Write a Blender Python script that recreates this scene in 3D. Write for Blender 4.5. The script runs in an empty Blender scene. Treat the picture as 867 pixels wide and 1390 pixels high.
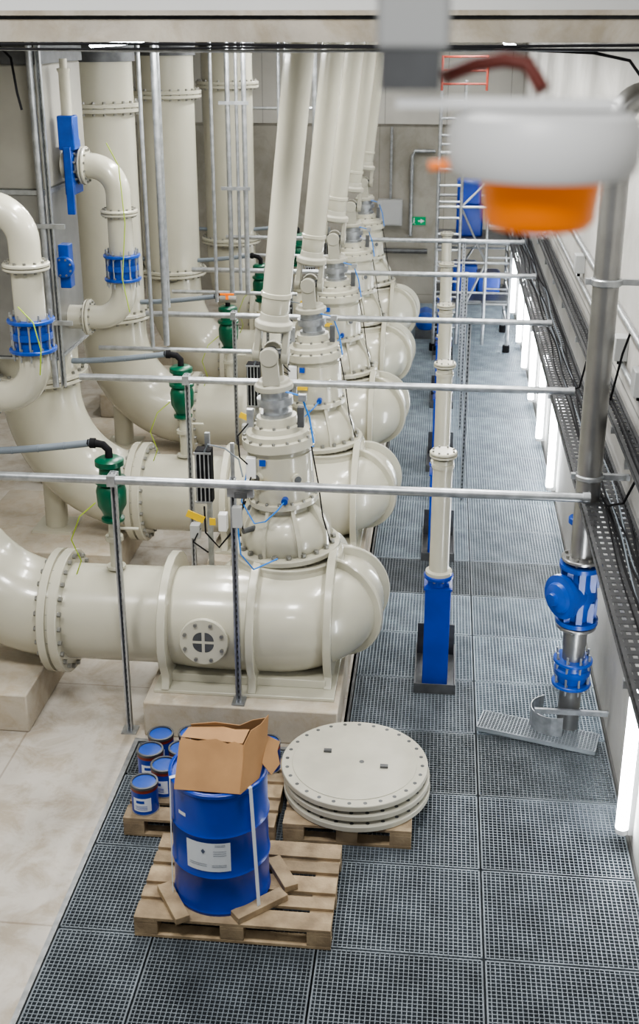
import bpy, math, random
from mathutils import Vector, Matrix
random.seed(3)
scene = bpy.context.scene
COL = scene.collection

# ---------------------------------------------------------------- materials
def mk(name, col, rough=0.5, metal=0.0, var=0.0, scale=6.0, bump=0.0, col2=None, detail=6, spec=0.5, emis=None, estr=0, coat=0.0, bscale=None, orand=0.0, dirt=None):
    m = bpy.data.materials.new(name); m.use_nodes = True
    nt = m.node_tree; b = nt.nodes["Principled BSDF"]
    b.inputs["Base Color"].default_value = (*col, 1)
    b.inputs["Roughness"].default_value = rough
    b.inputs["Metallic"].default_value = metal
    b.inputs["Specular IOR Level"].default_value = spec
    if coat: 
        b.inputs["Coat Weight"].default_value = coat
        b.inputs["Coat Roughness"].default_value = 0.09
    if emis:
        b.inputs["Emission Color"].default_value = (*emis, 1)
        b.inputs["Emission Strength"].default_value = estr
    tc = nt.nodes.new("ShaderNodeTexCoord")
    out=None
    if var or col2:
        n = nt.nodes.new("ShaderNodeTexNoise"); n.inputs["Scale"].default_value = scale
        n.inputs["Detail"].default_value = detail
        nt.links.new(tc.outputs["Object"], n.inputs["Vector"])
        r = nt.nodes.new("ShaderNodeValToRGB")
        c2 = col2 if col2 else tuple(max(0, c*(1-var)) for c in col)
        c1 = col if col2 else tuple(min(1, c*(1+var*0.6)) for c in col)
        r.color_ramp.elements[0].position = 0.35; r.color_ramp.elements[0].color = (*c2, 1)
        r.color_ramp.elements[1].position = 0.65; r.color_ramp.elements[1].color = (*c1, 1)
        nt.links.new(n.outputs["Fac"], r.inputs["Fac"])
        out=r.outputs["Color"]
        if dirt:
            n3 = nt.nodes.new("ShaderNodeTexNoise"); n3.inputs["Scale"].default_value = dirt[0]; n3.inputs["Detail"].default_value = 9
            n3.inputs["Distortion"].default_value = 0.5; n3.inputs["Roughness"].default_value=.68
            nt.links.new(tc.outputs["Object"], n3.inputs["Vector"])
            r3 = nt.nodes.new("ShaderNodeValToRGB")
            r3.color_ramp.elements[0].position = 0.38; r3.color_ramp.elements[0].color = (*dirt[1], 1)
            r3.color_ramp.elements[1].position = 0.56; r3.color_ramp.elements[1].color = (1,1,1,1)
            nt.links.new(n3.outputs["Fac"], r3.inputs["Fac"])
            mx = nt.nodes.new("ShaderNodeMix"); mx.data_type='RGBA'; mx.blend_type='MULTIPLY'; mx.inputs["Factor"].default_value=1
            nt.links.new(out, mx.inputs["A"]); nt.links.new(r3.outputs["Color"], mx.inputs["B"])
            out=mx.outputs["Result"]
        if orand:
            oi=nt.nodes.new("ShaderNodeObjectInfo"); mr=nt.nodes.new("ShaderNodeMapRange")
            mr.inputs["To Min"].default_value=1-orand; mr.inputs["To Max"].default_value=1+orand
            nt.links.new(oi.outputs["Random"], mr.inputs["Value"])
            vm=nt.nodes.new("ShaderNodeVectorMath"); vm.operation='SCALE'
            nt.links.new(out, vm.inputs[0]); nt.links.new(mr.outputs["Result"], vm.inputs["Scale"])
            out=vm.outputs["Vector"]
        nt.links.new(out, b.inputs["Base Color"])
    if bump:
        n2 = nt.nodes.new("ShaderNodeTexNoise"); n2.inputs["Scale"].default_value = bscale or scale*6
        n2.inputs["Detail"].default_value = 4
        nt.links.new(tc.outputs["Object"], n2.inputs["Vector"])
        bp = nt.nodes.new("ShaderNodeBump"); bp.inputs["Strength"].default_value = bump
        bp.inputs["Distance"].default_value = 0.01
        nt.links.new(n2.outputs["Fac"], bp.inputs["Height"])
        nt.links.new(bp.outputs["Normal"], b.inputs["Normal"])
    return m

def mk_panel(name, col, mortar, w, h, var=0.12, rough=0.8, rot=(0,0,0), msize=0.006, dirt=None, scale=.9, c2=.93):
    m = mk(name, col, rough=rough, var=var, scale=scale, bump=0.15, bscale=30, dirt=dirt)
    nt = m.node_tree; b = nt.nodes["Principled BSDF"]
    src = b.inputs["Base Color"].links[0].from_socket
    tc = [n for n in nt.nodes if n.type == 'TEX_COORD'][0]
    mp = nt.nodes.new("ShaderNodeMapping"); mp.inputs["Rotation"].default_value = rot
    nt.links.new(tc.outputs["Object"], mp.inputs["Vector"])
    br = nt.nodes.new("ShaderNodeTexBrick")
    br.offset = 0.0
    br.inputs["Scale"].default_value = 1.0
    br.inputs["Brick Width"].default_value = w; br.inputs["Row Height"].default_value = h
    br.inputs["Mortar Size"].default_value = msize
    br.inputs["Color1"].default_value = (1,1,1,1); br.inputs["Color2"].default_value = (c2,c2,c2,1)
    br.inputs["Mortar"].default_value = (*mortar, 1)
    nt.links.new(mp.outputs["Vector"], br.inputs["Vector"])
    mx = nt.nodes.new("ShaderNodeMix"); mx.data_type = 'RGBA'; mx.blend_type = 'MULTIPLY'
    mx.inputs["Factor"].default_value = 1.0
    nt.links.new(src, mx.inputs["A"]); nt.links.new(br.outputs["Color"], mx.inputs["B"])
    nt.links.new(mx.outputs["Result"], b.inputs["Base Color"])
    return m

CREAM = mk("cream_gloss_paint", (0.51,0.495,0.405), rough=0.26, var=0.05, scale=2, coat=0.5)
CREAMD = mk("cream_dull_paint", (0.40,0.39,0.325), rough=0.45, var=0.08, scale=3)
BLUE = mk("blue_paint", (0.006,0.045,0.36), rough=0.28, var=0.15, scale=4)
BLUEV = mk("valve_blue_paint", (0.010,0.065,0.36), rough=0.32, var=0.2, scale=9)
GREEN = mk("green_paint", (0.0,0.09,0.045), rough=0.3, var=0.2, scale=8)
STEEL = mk("galvanised_steel", (0.46,0.48,0.50), rough=0.38, metal=0.8, var=0.2, scale=14)
SLOT = mk("strut_slot", (0.10,0.105,0.11), rough=0.6, metal=0.3)
STEELD = mk("dark_steel", (0.13,0.135,0.14), rough=0.5, metal=0.6, var=0.2, scale=10)
TRAYM = mk("tray_steel", (0.06,0.062,0.066), rough=0.5, metal=0.4, var=0.2, scale=10)
STAIN = mk("stainless_steel", (0.36,0.36,0.355), rough=0.32, metal=0.85, var=0.12, scale=4)
PIER = mk("grey_beige_paint", (0.33,0.32,0.28), rough=0.5, var=0.08, scale=3)
BOLT = mk("bolt_steel", (0.26,0.26,0.24), rough=0.4, metal=0.6)
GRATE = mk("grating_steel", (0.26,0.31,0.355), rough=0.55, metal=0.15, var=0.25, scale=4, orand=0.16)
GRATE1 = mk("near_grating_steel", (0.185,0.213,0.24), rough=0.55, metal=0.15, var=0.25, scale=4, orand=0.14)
GRATE2 = mk("shade_toned_grating_steel", (0.155,0.175,0.19), rough=0.5, metal=0.2, var=0.25, scale=4, orand=0.08)  # darker copy of the grating steel; shade from the bar angle put into the colour
CONC = mk("plinth_concrete", (0.49,0.445,0.37), rough=0.85, var=0.12, scale=2.5, bump=0.2, bscale=40, dirt=(6,(.90,.85,.78)))
BEAMC = mk("beam_concrete", (0.35,0.325,0.28), rough=0.9, var=0.2, scale=2.5, bump=0.3, bscale=30, dirt=(3,(.80,.76,.68)))
BLACK = mk("black_rubber", (0.012,0.012,0.014), rough=0.8, spec=.2)
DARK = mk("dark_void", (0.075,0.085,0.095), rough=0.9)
GREYH = mk("grey_hose", (0.16,0.19,0.22), rough=0.55)
WOOD = mk("pallet_wood", (0.40,0.31,0.20), rough=0.8, col2=(0.22,0.165,0.105), scale=7, bump=0.3, bscale=60, orand=.18)
CARD = mk("cardboard", (0.38,0.22,0.105), rough=0.85, var=0.12, scale=5)
WHITE = mk("white_plastic", (0.80,0.81,0.81), rough=0.4)
PAPER = mk("white_label", (0.70,0.74,0.78), rough=0.5)
INK = mk("label_ink", (0.10,0.12,0.18), rough=0.6)
YEL = mk("yellow_tag", (0.75,0.5,0.02), rough=0.5)
ORANGE = mk("orange_lens", (0.85,0.20,0.01), rough=0.25, emis=(1.0,0.25,0.02), estr=0.25)
RED = mk("red_paint", (0.30,0.05,0.03), rough=0.5)
RUST = mk("red_brown_rim", (0.20,0.035,0.02), rough=0.4)
RBROWN = mk("red_brown_cable", (0.13,0.02,0.012), rough=0.5)
BLUEC = mk("blue_cable", (0.02,0.2,0.65), rough=0.4)
GYEL = mk("green_yellow_wire", (0.35,0.5,0.03), rough=0.5)
LAMP = mk("lamp_tube", (1,1,1), rough=0.5, emis=(0.93,0.97,1.0), estr=50)
EXITG = mk("exit_green", (0.0,0.22,0.09), rough=0.4, emis=(0.0,0.4,0.15), estr=0.2)
GBOX = mk("grey_enclosure", (0.42,0.43,0.43), rough=0.45)
DISC = mk("disc_paint", (0.48,0.465,0.39), rough=0.4, var=0.08, scale=5)
TARP = mk("light_blue_sheet", (0.15,0.42,0.6), rough=0.6)
RWALL = mk_panel("wall_concrete_grey", (0.47,0.465,0.445), (0.45,0.45,0.45), 2.6, 9, rot=(math.radians(90),0,math.radians(90)), dirt=(.9,(.84,.83,.81)), msize=.01)
LWALL = mk_panel("wall_panel_white", (0.50,0.49,0.44), (0.45,0.45,0.45), 1.2, 9, rot=(math.radians(90),0,math.radians(90)))
LWALL2 = mk_panel("wall_panel_white_end", (0.52,0.51,0.47), (0.45,0.45,0.45), 1.2, 9, rot=(math.radians(90),0,0))
BWALL = mk_panel("wall_concrete_back", (0.34,0.325,0.285), (0.5,0.5,0.5), 1.3, 3.3, rot=(math.radians(90),0,0), dirt=(1.2,(.78,.78,.75)))
FLOORM = mk_panel("floor_concrete", (0.545,0.515,0.465), (0.72,0.69,0.66), 3.1, 2.8, var=0.14, rough=0.6, dirt=(3.2,(.75,.695,.62)), scale=1.4, msize=.008, c2=.97)

# ---------------------------------------------------------------- mesh builder
def basis(a):
    a = Vector(a).normalized()
    h = Vector((0,0,1)) if abs(a.z) < 0.9 else Vector((1,0,0))
    u = h.cross(a).normalized(); w = a.cross(u).normalized()
    return a, u, w

class MB:
    def __init__(s): s.v=[]; s.f=[]; s.m=[]; s.mi=0
    def mat(s,i): s.mi=i; return s
    def face(s,*i): s.f.append(tuple(i)); s.m.append(s.mi)
    def box(s, c, d, rot=None):
        c=Vector(c); o=len(s.v)
        for x in (-.5,.5):
            for y in (-.5,.5):
                for z in (-.5,.5):
                    p=Vector((x*d[0],y*d[1],z*d[2]))
                    if rot is not None: p = rot @ p
                    s.v.append(c+p)
        for q in ((0,1,3,2),(4,6,7,5),(0,4,5,1),(2,3,7,6),(0,2,6,4),(1,5,7,3)):
            s.face(*[o+i for i in q])
        return s
    def bx(s, x0,x1,y0,y1,z0,z1):
        return s.box(((x0+x1)/2,(y0+y1)/2,(z0+z1)/2),(abs(x1-x0),abs(y1-y0),abs(z1-z0)))
    def lathe(s, base, axis, prof, n=32, caps=True):
        a,u,w = basis(axis); base=Vector(base); o=len(s.v)
        for (h,r) in prof:
            for k in range(n):
                t=2*math.pi*k/n
                s.v.append(base+a*h+(u*math.cos(t)+w*math.sin(t))*r)
        for j in range(len(prof)-1):
            for k in range(n):
                k2=(k+1)%n
                s.face(o+j*n+k,o+j*n+k2,o+(j+1)*n+k2,o+(j+1)*n+k)
        if caps:
            s.face(*[o+k for k in range(n)][::-1]); e=o+(len(prof)-1)*n
            s.face(*[e+k for k in range(n)])
        return s
    def cyl(s,p0,p1,r,n=16,r2=None):
        p0=Vector(p0);p1=Vector(p1);d=p1-p0
        return s.lathe(p0,d,[(0,r),(d.length,r if r2 is None else r2)],n)
    def sweep(s, path, rad, n=16, caps=True):
        path=[Vector(p) for p in path]; N=len(path)
        if not hasattr(rad,'__len__'): rad=[rad]*N
        o=len(s.v); T=[]
        for i in range(N):
            T.append((path[min(i+1,N-1)]-path[max(i-1,0)]).normalized())
        a,u,w=basis(T[0])
        for i in range(N):
            if i>0:
                q=T[i-1].rotation_difference(T[i]); u=(q@u).normalized()
            w=T[i].cross(u).normalized(); u=w.cross(T[i]).normalized()
            for k in range(n):
                t=2*math.pi*k/n
                s.v.append(path[i]+(u*math.cos(t)+w*math.sin(t))*rad[i])
        for j in range(N-1):
            for k in range(n):
                k2=(k+1)%n
                s.face(o+j*n+k,o+j*n+k2,o+(j+1)*n+k2,o+(j+1)*n+k)
        if caps:
            s.face(*[o+k for k in range(n)][::-1]); e=o+(N-1)*n
            s.face(*[e+k for k in range(n)])
        return s
    def flange(s, c, axis, r, th, nb=16, br=None, bs=0.018, bolts=True, pair=False):
        a,u,w=basis(axis); c=Vector(c); n=48
        e=min(0.008,th*0.2)
        mi=s.mi
        if pair:
            g=th*0.08
            s.lathe(c-a*th/2,a,[(0,r-e),(e,r),(th/2-g,r),(th/2-g,r-0.03),(th/2+g,r-0.03),(th/2+g,r),(th-e,r),(th,r-e)],n)
        else:
            s.lathe(c-a*th/2,a,[(0,r-e),(e,r),(th-e,r),(th,r-e)],n)
        if bolts:
            br=br or r-bs*2.4
            s.mi=1
            for k in range(nb):
                t=2*math.pi*(k+.5)/nb
                p=c+(u*math.cos(t)+w*math.sin(t))*br
                s.cyl(p-a*(th/2+bs*1.3),p+a*(th/2+bs*1.3),bs,6)
            s.mi=mi
        return s
    def poly(s, pts, ext):
        o=len(s.v);n=len(pts);ext=Vector(ext)
        for p in pts: s.v.append(Vector(p))
        for p in pts: s.v.append(Vector(p)+ext)
        s.face(*[o+i for i in range(n)][::-1]); s.face(*[o+n+i for i in range(n)])
        for i in range(n):
            j=(i+1)%n; s.face(o+i,o+j,o+n+j,o+n+i)
        return s

def arc(c, r, a0, a1, U, W, n=12):
    c=Vector(c);U=Vector(U);W=Vector(W)
    return [c+(U*math.cos(a0+(a1-a0)*i/n)+W*math.sin(a0+(a1-a0)*i/n))*r for i in range(n+1)]

def mesh_obj(mb, name, mats, loc=(0,0,0), bevel=0, ang=38):
    import bmesh
    loc=Vector(loc)
    me=bpy.data.meshes.new(name)
    me.from_pydata([tuple(Vector(v)-loc) for v in mb.v],[],mb.f)
    if not isinstance(mats,(list,tuple)): mats=[mats]
    for m in mats: me.materials.append(m)
    for p,i in zip(me.polygons,mb.m): p.material_index=min(i,len(mats)-1)
    bm=bmesh.new(); bm.from_mesh(me)
    bmesh.ops.recalc_face_normals(bm,faces=bm.faces)
    lim=math.radians(ang)
    for f in bm.faces: f.smooth=True
    for e in bm.edges:
        if len(e.link_faces)==2 and e.calc_face_angle(0)>lim: e.smooth=False
    bm.to_mesh(me); bm.free()
    o=bpy.data.objects.new(name,me); COL.objects.link(o)
    if bevel:
        b=o.modifiers.new("bevel","BEVEL"); b.width=bevel; b.segments=2; b.limit_method='ANGLE'; b.angle_limit=math.radians(50)
    return o

def thing(name,label,cat,loc,group=None):
    o=bpy.data.objects.new(name,None); o.location=loc; o.empty_display_size=0.1
    COL.objects.link(o); o["label"]=label; o["category"]=cat
    if group: o["group"]=group
    return o
def part(mb,name,par,mats,label=None,bevel=0,ang=38):
    L=Vector(par.location); q=par.parent
    while q: L+=Vector(q.location); q=q.parent
    o=mesh_obj(mb,name,mats,L,bevel,ang); o.parent=par
    if label: o["label"]=label
    return o
def solo(mb,name,label,cat,mats,loc,group=None,bevel=0,kind=None,ang=38):
    o=mesh_obj(mb,name,mats,loc,bevel,ang); o.location=loc
    o["label"]=label; o["category"]=cat
    if group: o["group"]=group
    if kind: o["kind"]=kind
    return o
def struct(mb,name,mats,label,cat,loc=(0,0,0)):
    o=mesh_obj(mb,name,mats,loc); o.location=loc; o["kind"]="structure"; o["label"]=label; o["category"]=cat
    return o
def dup(src,off,label=None):
    n=src.copy(); COL.objects.link(n); n.location=Vector(src.location)+Vector(off)
    if label: n["label"]=label
    def rec(s,d):
        for c in list(s.children):
            k=c.copy(); COL.objects.link(k); k.parent=d; rec(c,k)
    rec(src,n); return n
def fl(par,mats,*args,**kw):
    name=kw.pop("name","pipe_flange")
    return part(MB().flange(*args,**kw),name,par,mats)

D=2.6
NP=5
CB=[CREAM,BOLT]

# ---------------------------------------------------------------- room shell
WX=1.42; BY=24.0; LX=-6.4
struct(MB().bx(LX,-2.2,-1,BY,-0.2,0).bx(-2.2,-0.62,7.66,BY,-0.2,0),"floor",FLOORM,"pale grey stained concrete hall floor with joints","floor")
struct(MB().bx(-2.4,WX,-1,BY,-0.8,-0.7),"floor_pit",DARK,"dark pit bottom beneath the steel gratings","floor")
struct(MB().bx(WX,WX+0.3,-1,BY,-1.4,7),"wall_right",RWALL,"light grey concrete wall with vertical joints","wall")
struct(MB().bx(LX-0.3,LX,-1,BY,-0.2,7),"wall_left",LWALL,"off-white panelled wall behind the riser pipes","wall")
struct(MB().bx(LX-0.3,WX+0.3,BY,BY+0.3,-1.4,3.35),"wall_back",BWALL,"grey concrete end wall","wall")
struct(MB().bx(LX-0.3,WX+0.3,BY-0.06,BY+0.3,3.35,7),"wall_back_upper",LWALL2,"off-white upper part of the end wall","wall")
struct(MB().bx(LX,WX,7.25,BY-0.06,5.10,5.35),"ceiling",BEAMC,"concrete deck above the pump hall","ceiling")
struct(MB().bx(LX,WX,7.0,7.25,5.095,5.215),"trim_1",BEAMC,"concrete edge beam of the upper deck","beam")
struct(MB().bx(LX,WX,7.03,7.25,5.215,5.235),"trim_6",STEELD,"dark joint strip on the edge beam","beam")
struct(MB().bx(LX,WX,6.96,7.25,5.235,5.262),"trim_7",BEAMC,"concrete lip on top of the edge beam","beam")
struct(MB().bx(LX,WX,7.08,7.25,5.262,5.6),"trim_2",GBOX,"grey upstand above the edge beam","beam")
struct(MB().bx(-2.235,-2.2,4,7.66,-0.25,0.004).bx(-2.2,-0.62,7.62,7.655,-0.25,0.004),"trim_3",STEEL,"galvanised steel edge angle around the grating pit","edge angle")
struct(MB().bx(-0.64,-0.60,7.66,BY,-0.3,0.0),"trim_4",STEELD,"dark steel edge beside the walkway","edge angle")

# ---------------------------------------------------------------- gratings
def grate_panel(w,l,along_y,name,label,x,y,p=0.0285,mat=None,th=.0050):
    mb=MB(); dep=0.034; cd=0.012
    mb.bx(x,x+w,y,y+0.010,-dep,0).bx(x,x+w,y+l-0.010,y+l,-dep,0).bx(x,x+0.010,y,y+l,-dep,0).bx(x+w-0.010,x+w,y,y+l,-dep,0)
    nx=int(w/p); ny=int(l/p)
    for i in range(1,nx):
        xx=x+w*i/nx; d=dep if along_y else cd
        mb.bx(xx-th/2,xx+th/2,y,y+l,-d,0)
    for j in range(1,ny):
        yy=y+l*j/ny; d=cd if along_y else dep
        mb.bx(x,x+w,yy-th/2,yy+th/2,-d,-0.0005)
    ob=mesh_obj(mb,name,mat or GRATE,(x,y,0)); ob.location=(x,y,-0.001)
    ob["label"]=label; ob["category"]="floor grating"; ob["group"]="walkway floor gratings"
    return ob
gap=0.014
protos={}
def put_grate(x,y,w,l,ay,tone=0):
    k=(round(w,2),round(l,2),ay,tone)
    if k not in protos:
        protos[k]=grate_panel(w-gap,l-gap,ay,"floor_grating","%s mesh floor grating panel over the pit"%(["blue-grey galvanised steel","grey galvanised steel","shade-toned galvanised steel"][tone]),x,y,mat=[GRATE,GRATE1,GRATE2][tone],th=[.0058,.0054,.0045][tone])
    else:
        n=protos[k].copy(); COL.objects.link(n); n.location=(x,y,-0.001)
rows=[4.0+0.8*i for i in range(25)]
for r,y in enumerate(rows):
    if y+0.8>BY: break
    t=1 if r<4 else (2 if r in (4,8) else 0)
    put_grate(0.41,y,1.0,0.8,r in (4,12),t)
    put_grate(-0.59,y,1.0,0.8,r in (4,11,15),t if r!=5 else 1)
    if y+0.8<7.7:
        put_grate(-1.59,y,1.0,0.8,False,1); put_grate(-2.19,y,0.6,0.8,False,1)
put_grate(-1.59,7.2,1.0,0.42,True,2); put_grate(-2.19,7.2,0.6,0.42,True,2)

# ---------------------------------------------------------------- plinths
for i in range(NP):
    y=7.7+D*i
    solo(MB().bx(-2.17,-0.66,y,y+1.75,0,0.3),"concrete_plinth","beige concrete plinth under a pump casing","plinth",CONC,(-1.4,y+.87,0),"pump plinths",bevel=0.012)
    solo(MB().bx(-4.7,-3.08,y-0.05,y+1.55,0,0.33),"concrete_plinth","beige concrete plinth under a riser pipe support","plinth",CONC,(-3.9,y+.8,0),"riser pipe plinths",bevel=0.012)

# ---------------------------------------------------------------- pump (one, then copies)
PX,PY=-1.15,8.65
pump=thing("pump","large cream vertical pump with spiral casing and slanted cardan shaft","pump",(PX,PY,0.3),"row of cream pumps")
ZC=0.76; RC=0.36
path=[];rad=[]
for x,r in [(-2.86,.385),(-2.6,.385),(-2.3,.385),(-2.05,.385),(-1.95,.395),(-1.8,.41),(-1.55,.415),(-1.3,.412)]:
    path.append((x,PY-RC,ZC)); rad.append(r)
for i in range(0,33):
    t=math.radians(-90+i*10)
    k=i/32
    rt=0.410-0.06*min(1,k*3.2)-0.16*max(0,k-.45)/.55
    rc=RC+0.07*math.sin(math.pi*min(1,k*1.8))+0.10*max(0,k-.4)
    path.append((PX+rc*math.cos(t),PY+rc*math.sin(t),ZC+.04*min(1,k*4))); rad.append(rt)
part(MB().sweep(path,rad,48),"spiral_casing",pump,CREAM)
part(MB().lathe((PX,PY,0.40),(0,0,1),[(0,.34),(.1,.42),(.6,.48),(.72,.47),(.78,.45),(.81,.44)],44),"casing_crown",pump,CREAM)
def rib(x,yc,r,zc,foot):
    pts=[]
    for i in range(0,17):
        t=math.radians(-38+i*(256/16))
        pts.append((x,yc+r*math.cos(t),zc+r*math.sin(t)))
    pts+= [(x,yc-r*0.80,foot+.05),(x,yc-r*0.86,foot),(x,yc+r*.9,foot),(x,yc+r*.8,foot+.05)]
    return pts
for x,yc,r in ((-2.06,PY-RC,0.52),(-1.38,PY-RC,0.505),(-0.80,PY-.20,0.55)):
    part(MB().poly(rib(x,yc,r,ZC,0.33),(0.065,0,0)),"casing_rib",pump,CREAM,bevel=0.008)
part(MB().bx(-2.02,-1.36,PY-RC-.30,PY-RC+.1,.33,.40),"foot_web",pump,CREAM,bevel=.005)
part(MB().bx(-1.33,-.78,PY-RC-.30,PY-RC+.1,.33,.40),"foot_web",pump,CREAM,bevel=.005)
part(MB().bx(-2.12,-0.70,PY-.80,PY+.5,0.3,0.33),"base_plate",pump,CREAM,bevel=0.006)
for td,rr in ((-22,.425),(14,.42),(58,.41)):
    t1=math.radians(td)
    c1=Vector((PX+0.425*math.cos(t1),PY+0.425*math.sin(t1),ZC+.04)); tn=Vector((-math.sin(t1),math.cos(t1),0))
    part(MB().flange(c1,tn,rr,0.045,bolts=False),"casing_rib",pump,CREAM)
ax=Vector((0.0,-0.96,0.06)).normalized()
hc=Vector((-1.70,PY-RC,ZC+.0))+ax*0.40
mb=MB().cyl(hc-ax*.12,hc+ax*.05,0.15,28).flange(hc+ax*.06,ax,0.19,0.035,nb=8,bs=0.015)
part(mb,"inspection_cover",pump,CB)
mb=MB()
a_,u_,w_=basis(ax)
for su in (-1,1):
    for sw in (-1,1):
        cc=hc+ax*.079
        q=[cc+u_*su*0.012+w_*sw*0.012]
        for k in range(7):
            t=k/6*math.pi/2
            q.append(cc+u_*su*(0.012+0.07*math.cos(t))+w_*sw*(0.012+0.07*math.sin(t)))
        mb.poly(q,ax*0.002)
part(mb,"cover_recess",pump,STEELD)
P0=Vector((PX,PY,1.23)); AX=Vector((-0.072,0,1)).normalized()
def at(s): return P0+AX*s
fl(pump,CB,at(0.035),AX,0.425,0.05,nb=20,bs=0.022,name="casing_flange")
fl(pump,CB,at(-0.03),(0,0,1),0.445,0.06,bolts=False,name="casing_flange")
mb=MB().lathe(P0,AX,[(.05,.34),(.09,.352),(.17,.348),(.24,.325),(.30,.288),(.34,.255),(.355,.228),(.37,.215),(.43,.215)],44)
for k in range(8):
    t=math.radians(22.5+45*k); a_,u_,w_=basis(AX); d=(u_*math.cos(t)+w_*math.sin(t)); n_=AX.cross(d)
    mb.poly([at(.06)+d*.33-n_*.014,at(.06)+d*.375-n_*.014,at(.20)+d*.37-n_*.014,at(.42)+d*.26-n_*.014,at(.42)+d*.2-n_*.014],n_*.028)
part(mb,"lantern_housing",pump,CREAM)
mb=MB().lathe(P0,AX,[(.42,.22),(.425,.276),(.465,.276),(.47,.246),(.50,.252),(.82,.254),(.84,.254),(.845,.242),(.885,.242),(.89,.252),(.895,.285),(.965,.285),(.97,.25),(1.01,.248),(1.02,.205),(1.06,.195),(1.065,.165),(1.13,.155)],44)
part(mb,"bearing_housing",pump,CREAM)
mb=MB()
for s_,r_,nb_ in ((.965,.268,16),(.465,.262,16),(1.06,.18,10)):
    for k in range(nb_):
        a_,u_,w_=basis(AX); t=k/nb_*6.283; q=at(s_)+(u_*math.cos(t)+w_*math.sin(t))*r_; mb.cyl(q,q+AX*.02,.013,6)
ob=part(mb,"housing_bolt",pump,BOLT); ob["kind"]="stuff"
for t in (-125,-55):
    d=Vector((math.cos(math.radians(t)),math.sin(math.radians(t)),0))
    part(MB().mat(0).cyl(at(.68)+d*.2,at(.68)+d*.278,0.045,16).mat(1).cyl(at(.68)+d*.278,at(.68)+d*.281,0.03,16),"access_port",pump,[CREAM,STEELD])
mb=MB().lathe(P0,AX,[(1.12,.125),(1.16,.125),(1.16,.10),(1.22,.10),(1.22,.14),(1.28,.14),(1.28,.11),(1.36,.11)],32)
part(mb,"shaft_coupling",pump,STEEL)
# open universal joint: flange, lower fork, cross, upper fork
J=at(1.62)
SH=(Vector((-1.02,PY,5.16))-J).normalized()
mb=MB().lathe(P0,AX,[(1.34,.15),(1.385,.15),(1.39,.13),(1.42,.12)],32)
RA=Vector((0,0,1)).rotation_difference(AX).to_matrix()
for sg in (-1,1):
    mb.box(J-AX*0.09+Vector((0,sg*.105,0)),(0.13,0.045,0.27),RA)
    mb.cyl(J+Vector((0,sg*.080,0)),J+Vector((0,sg*.140,0)),0.072,20)
part(mb,"joint_fork",pump,CREAMD,bevel=.006)
mb=MB().cyl(J-Vector((0,.10,0)),J+Vector((0,.10,0)),0.038,16).cyl(J-Vector((.10,0,0)),J+Vector((.10,0,0)),0.038,16)
part(mb,"joint_cross",pump,STEELD)
rotS=Vector((0,0,1)).rotation_difference(SH).to_matrix()
mb=MB()
for sg in (-1,1):
    mb.box(J+SH*0.10+rotS@Vector((sg*.105,0,0)),(0.045,0.13,0.25),rotS)
    mb.cyl(J+rotS@Vector((sg*.080,0,0)),J+rotS@Vector((sg*.138,0,0)),0.070,20)
mb.lathe(J,SH,[(.19,.12),(.205,.145),(.25,.145),(.265,.115),(.32,.106)],32)
part(mb,"joint_fork",pump,CREAMD,bevel=.006)
LS=(5.085-J.z)/SH.z
mb=MB().lathe(J,SH,[(.30,.09),(.33,.106),(.44,.106),(.445,.116),(.475,.116),(.48,.106),(LS,.106)],36)
part(mb,"cardan_shaft",pump,CREAM)
part(MB().box(at(.76)+Vector((-.20,-.20,0)),(.08,.06,.17)),"terminal_box",pump,WHITE,bevel=.006)
part(MB().box(at(.62)+Vector((-.20,-.255,0)),(.05,.012,.05)),"warning_tag",pump,YEL)
part(MB().box(at(.64)+Vector((-.12,-.26,0)),(.12,.012,.04)),"warning_tag",pump,YEL)
part(MB().box(at(.82)+Vector((-.10,-.258,0)),(.05,.01,.05)),"sensor",pump,BLUEV)
part(MB().cyl(at(.52)+Vector((.05,-.22,0)),at(.52)+Vector((.05,-.30,0)),.026,12),"sensor",pump,BLUEV)
part(MB().cyl(at(.25)+Vector((-.22,-.2,0)),at(.25)+Vector((-.30,-.28,0)),.022,12),"sensor",pump,STEELD)
pts=[at(.52)+Vector((.05,-.29,0)),at(.47)+Vector((.0,-.35,0)),at(.38)+Vector((-.1,-.37,0)),at(.33)+Vector((-.2,-.30,0)),at(.48)+Vector((-.30,-.22,0)),at(.72)+Vector((-.24,-.2,0))]
part(MB().sweep(pts,0.006,6),"sensor_cable",pump,BLUEC)
part(MB().sweep([at(.95)+Vector((.29,-.12,0)),at(1.15)+Vector((.27,-.1,0)),at(1.3)+Vector((.22,-.1,.02)),at(1.35)+Vector((.1,-.1,0))],0.008,6),"sensor_cable",pump,BLUEC)
part(MB().box(at(1.06)+Vector((.20,-.12,.10)),(.05,.05,.16)),"sensor_bracket",pump,STEELD)
part(MB().box(at(1.12)+Vector((.22,-.14,.20)),(.06,.05,.05)),"sensor",pump,STEEL)
part(MB().box(at(1.08)+Vector((-.19,-.12,.06)),(.05,.05,.14)),"sensor_bracket",pump,STEEL)
for q in ([at(.9)+Vector((.26,-.05,0)),at(.6)+Vector((.30,-.1,0)),at(.35)+Vector((.32,-.15,0)),at(.12)+Vector((.36,-.12,0))],
          [at(.7)+Vector((-.2,-.25,0)),at(.55)+Vector((-.26,-.28,0)),at(.4)+Vector((-.3,-.3,0)),at(.27)+Vector((-.3,-.28,0))],
          [at(1.1)+Vector((-.2,-.14,0)),at(1.0)+Vector((-.29,-.16,0)),at(.85)+Vector((-.28,-.22,0)),at(.8)+Vector((-.22,-.24,0))]):
    part(MB().sweep(q,0.006,6),"sensor_cable",pump,BLACK)
for i in range(1,NP): dup(pump,(0,D*i,0))

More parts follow.
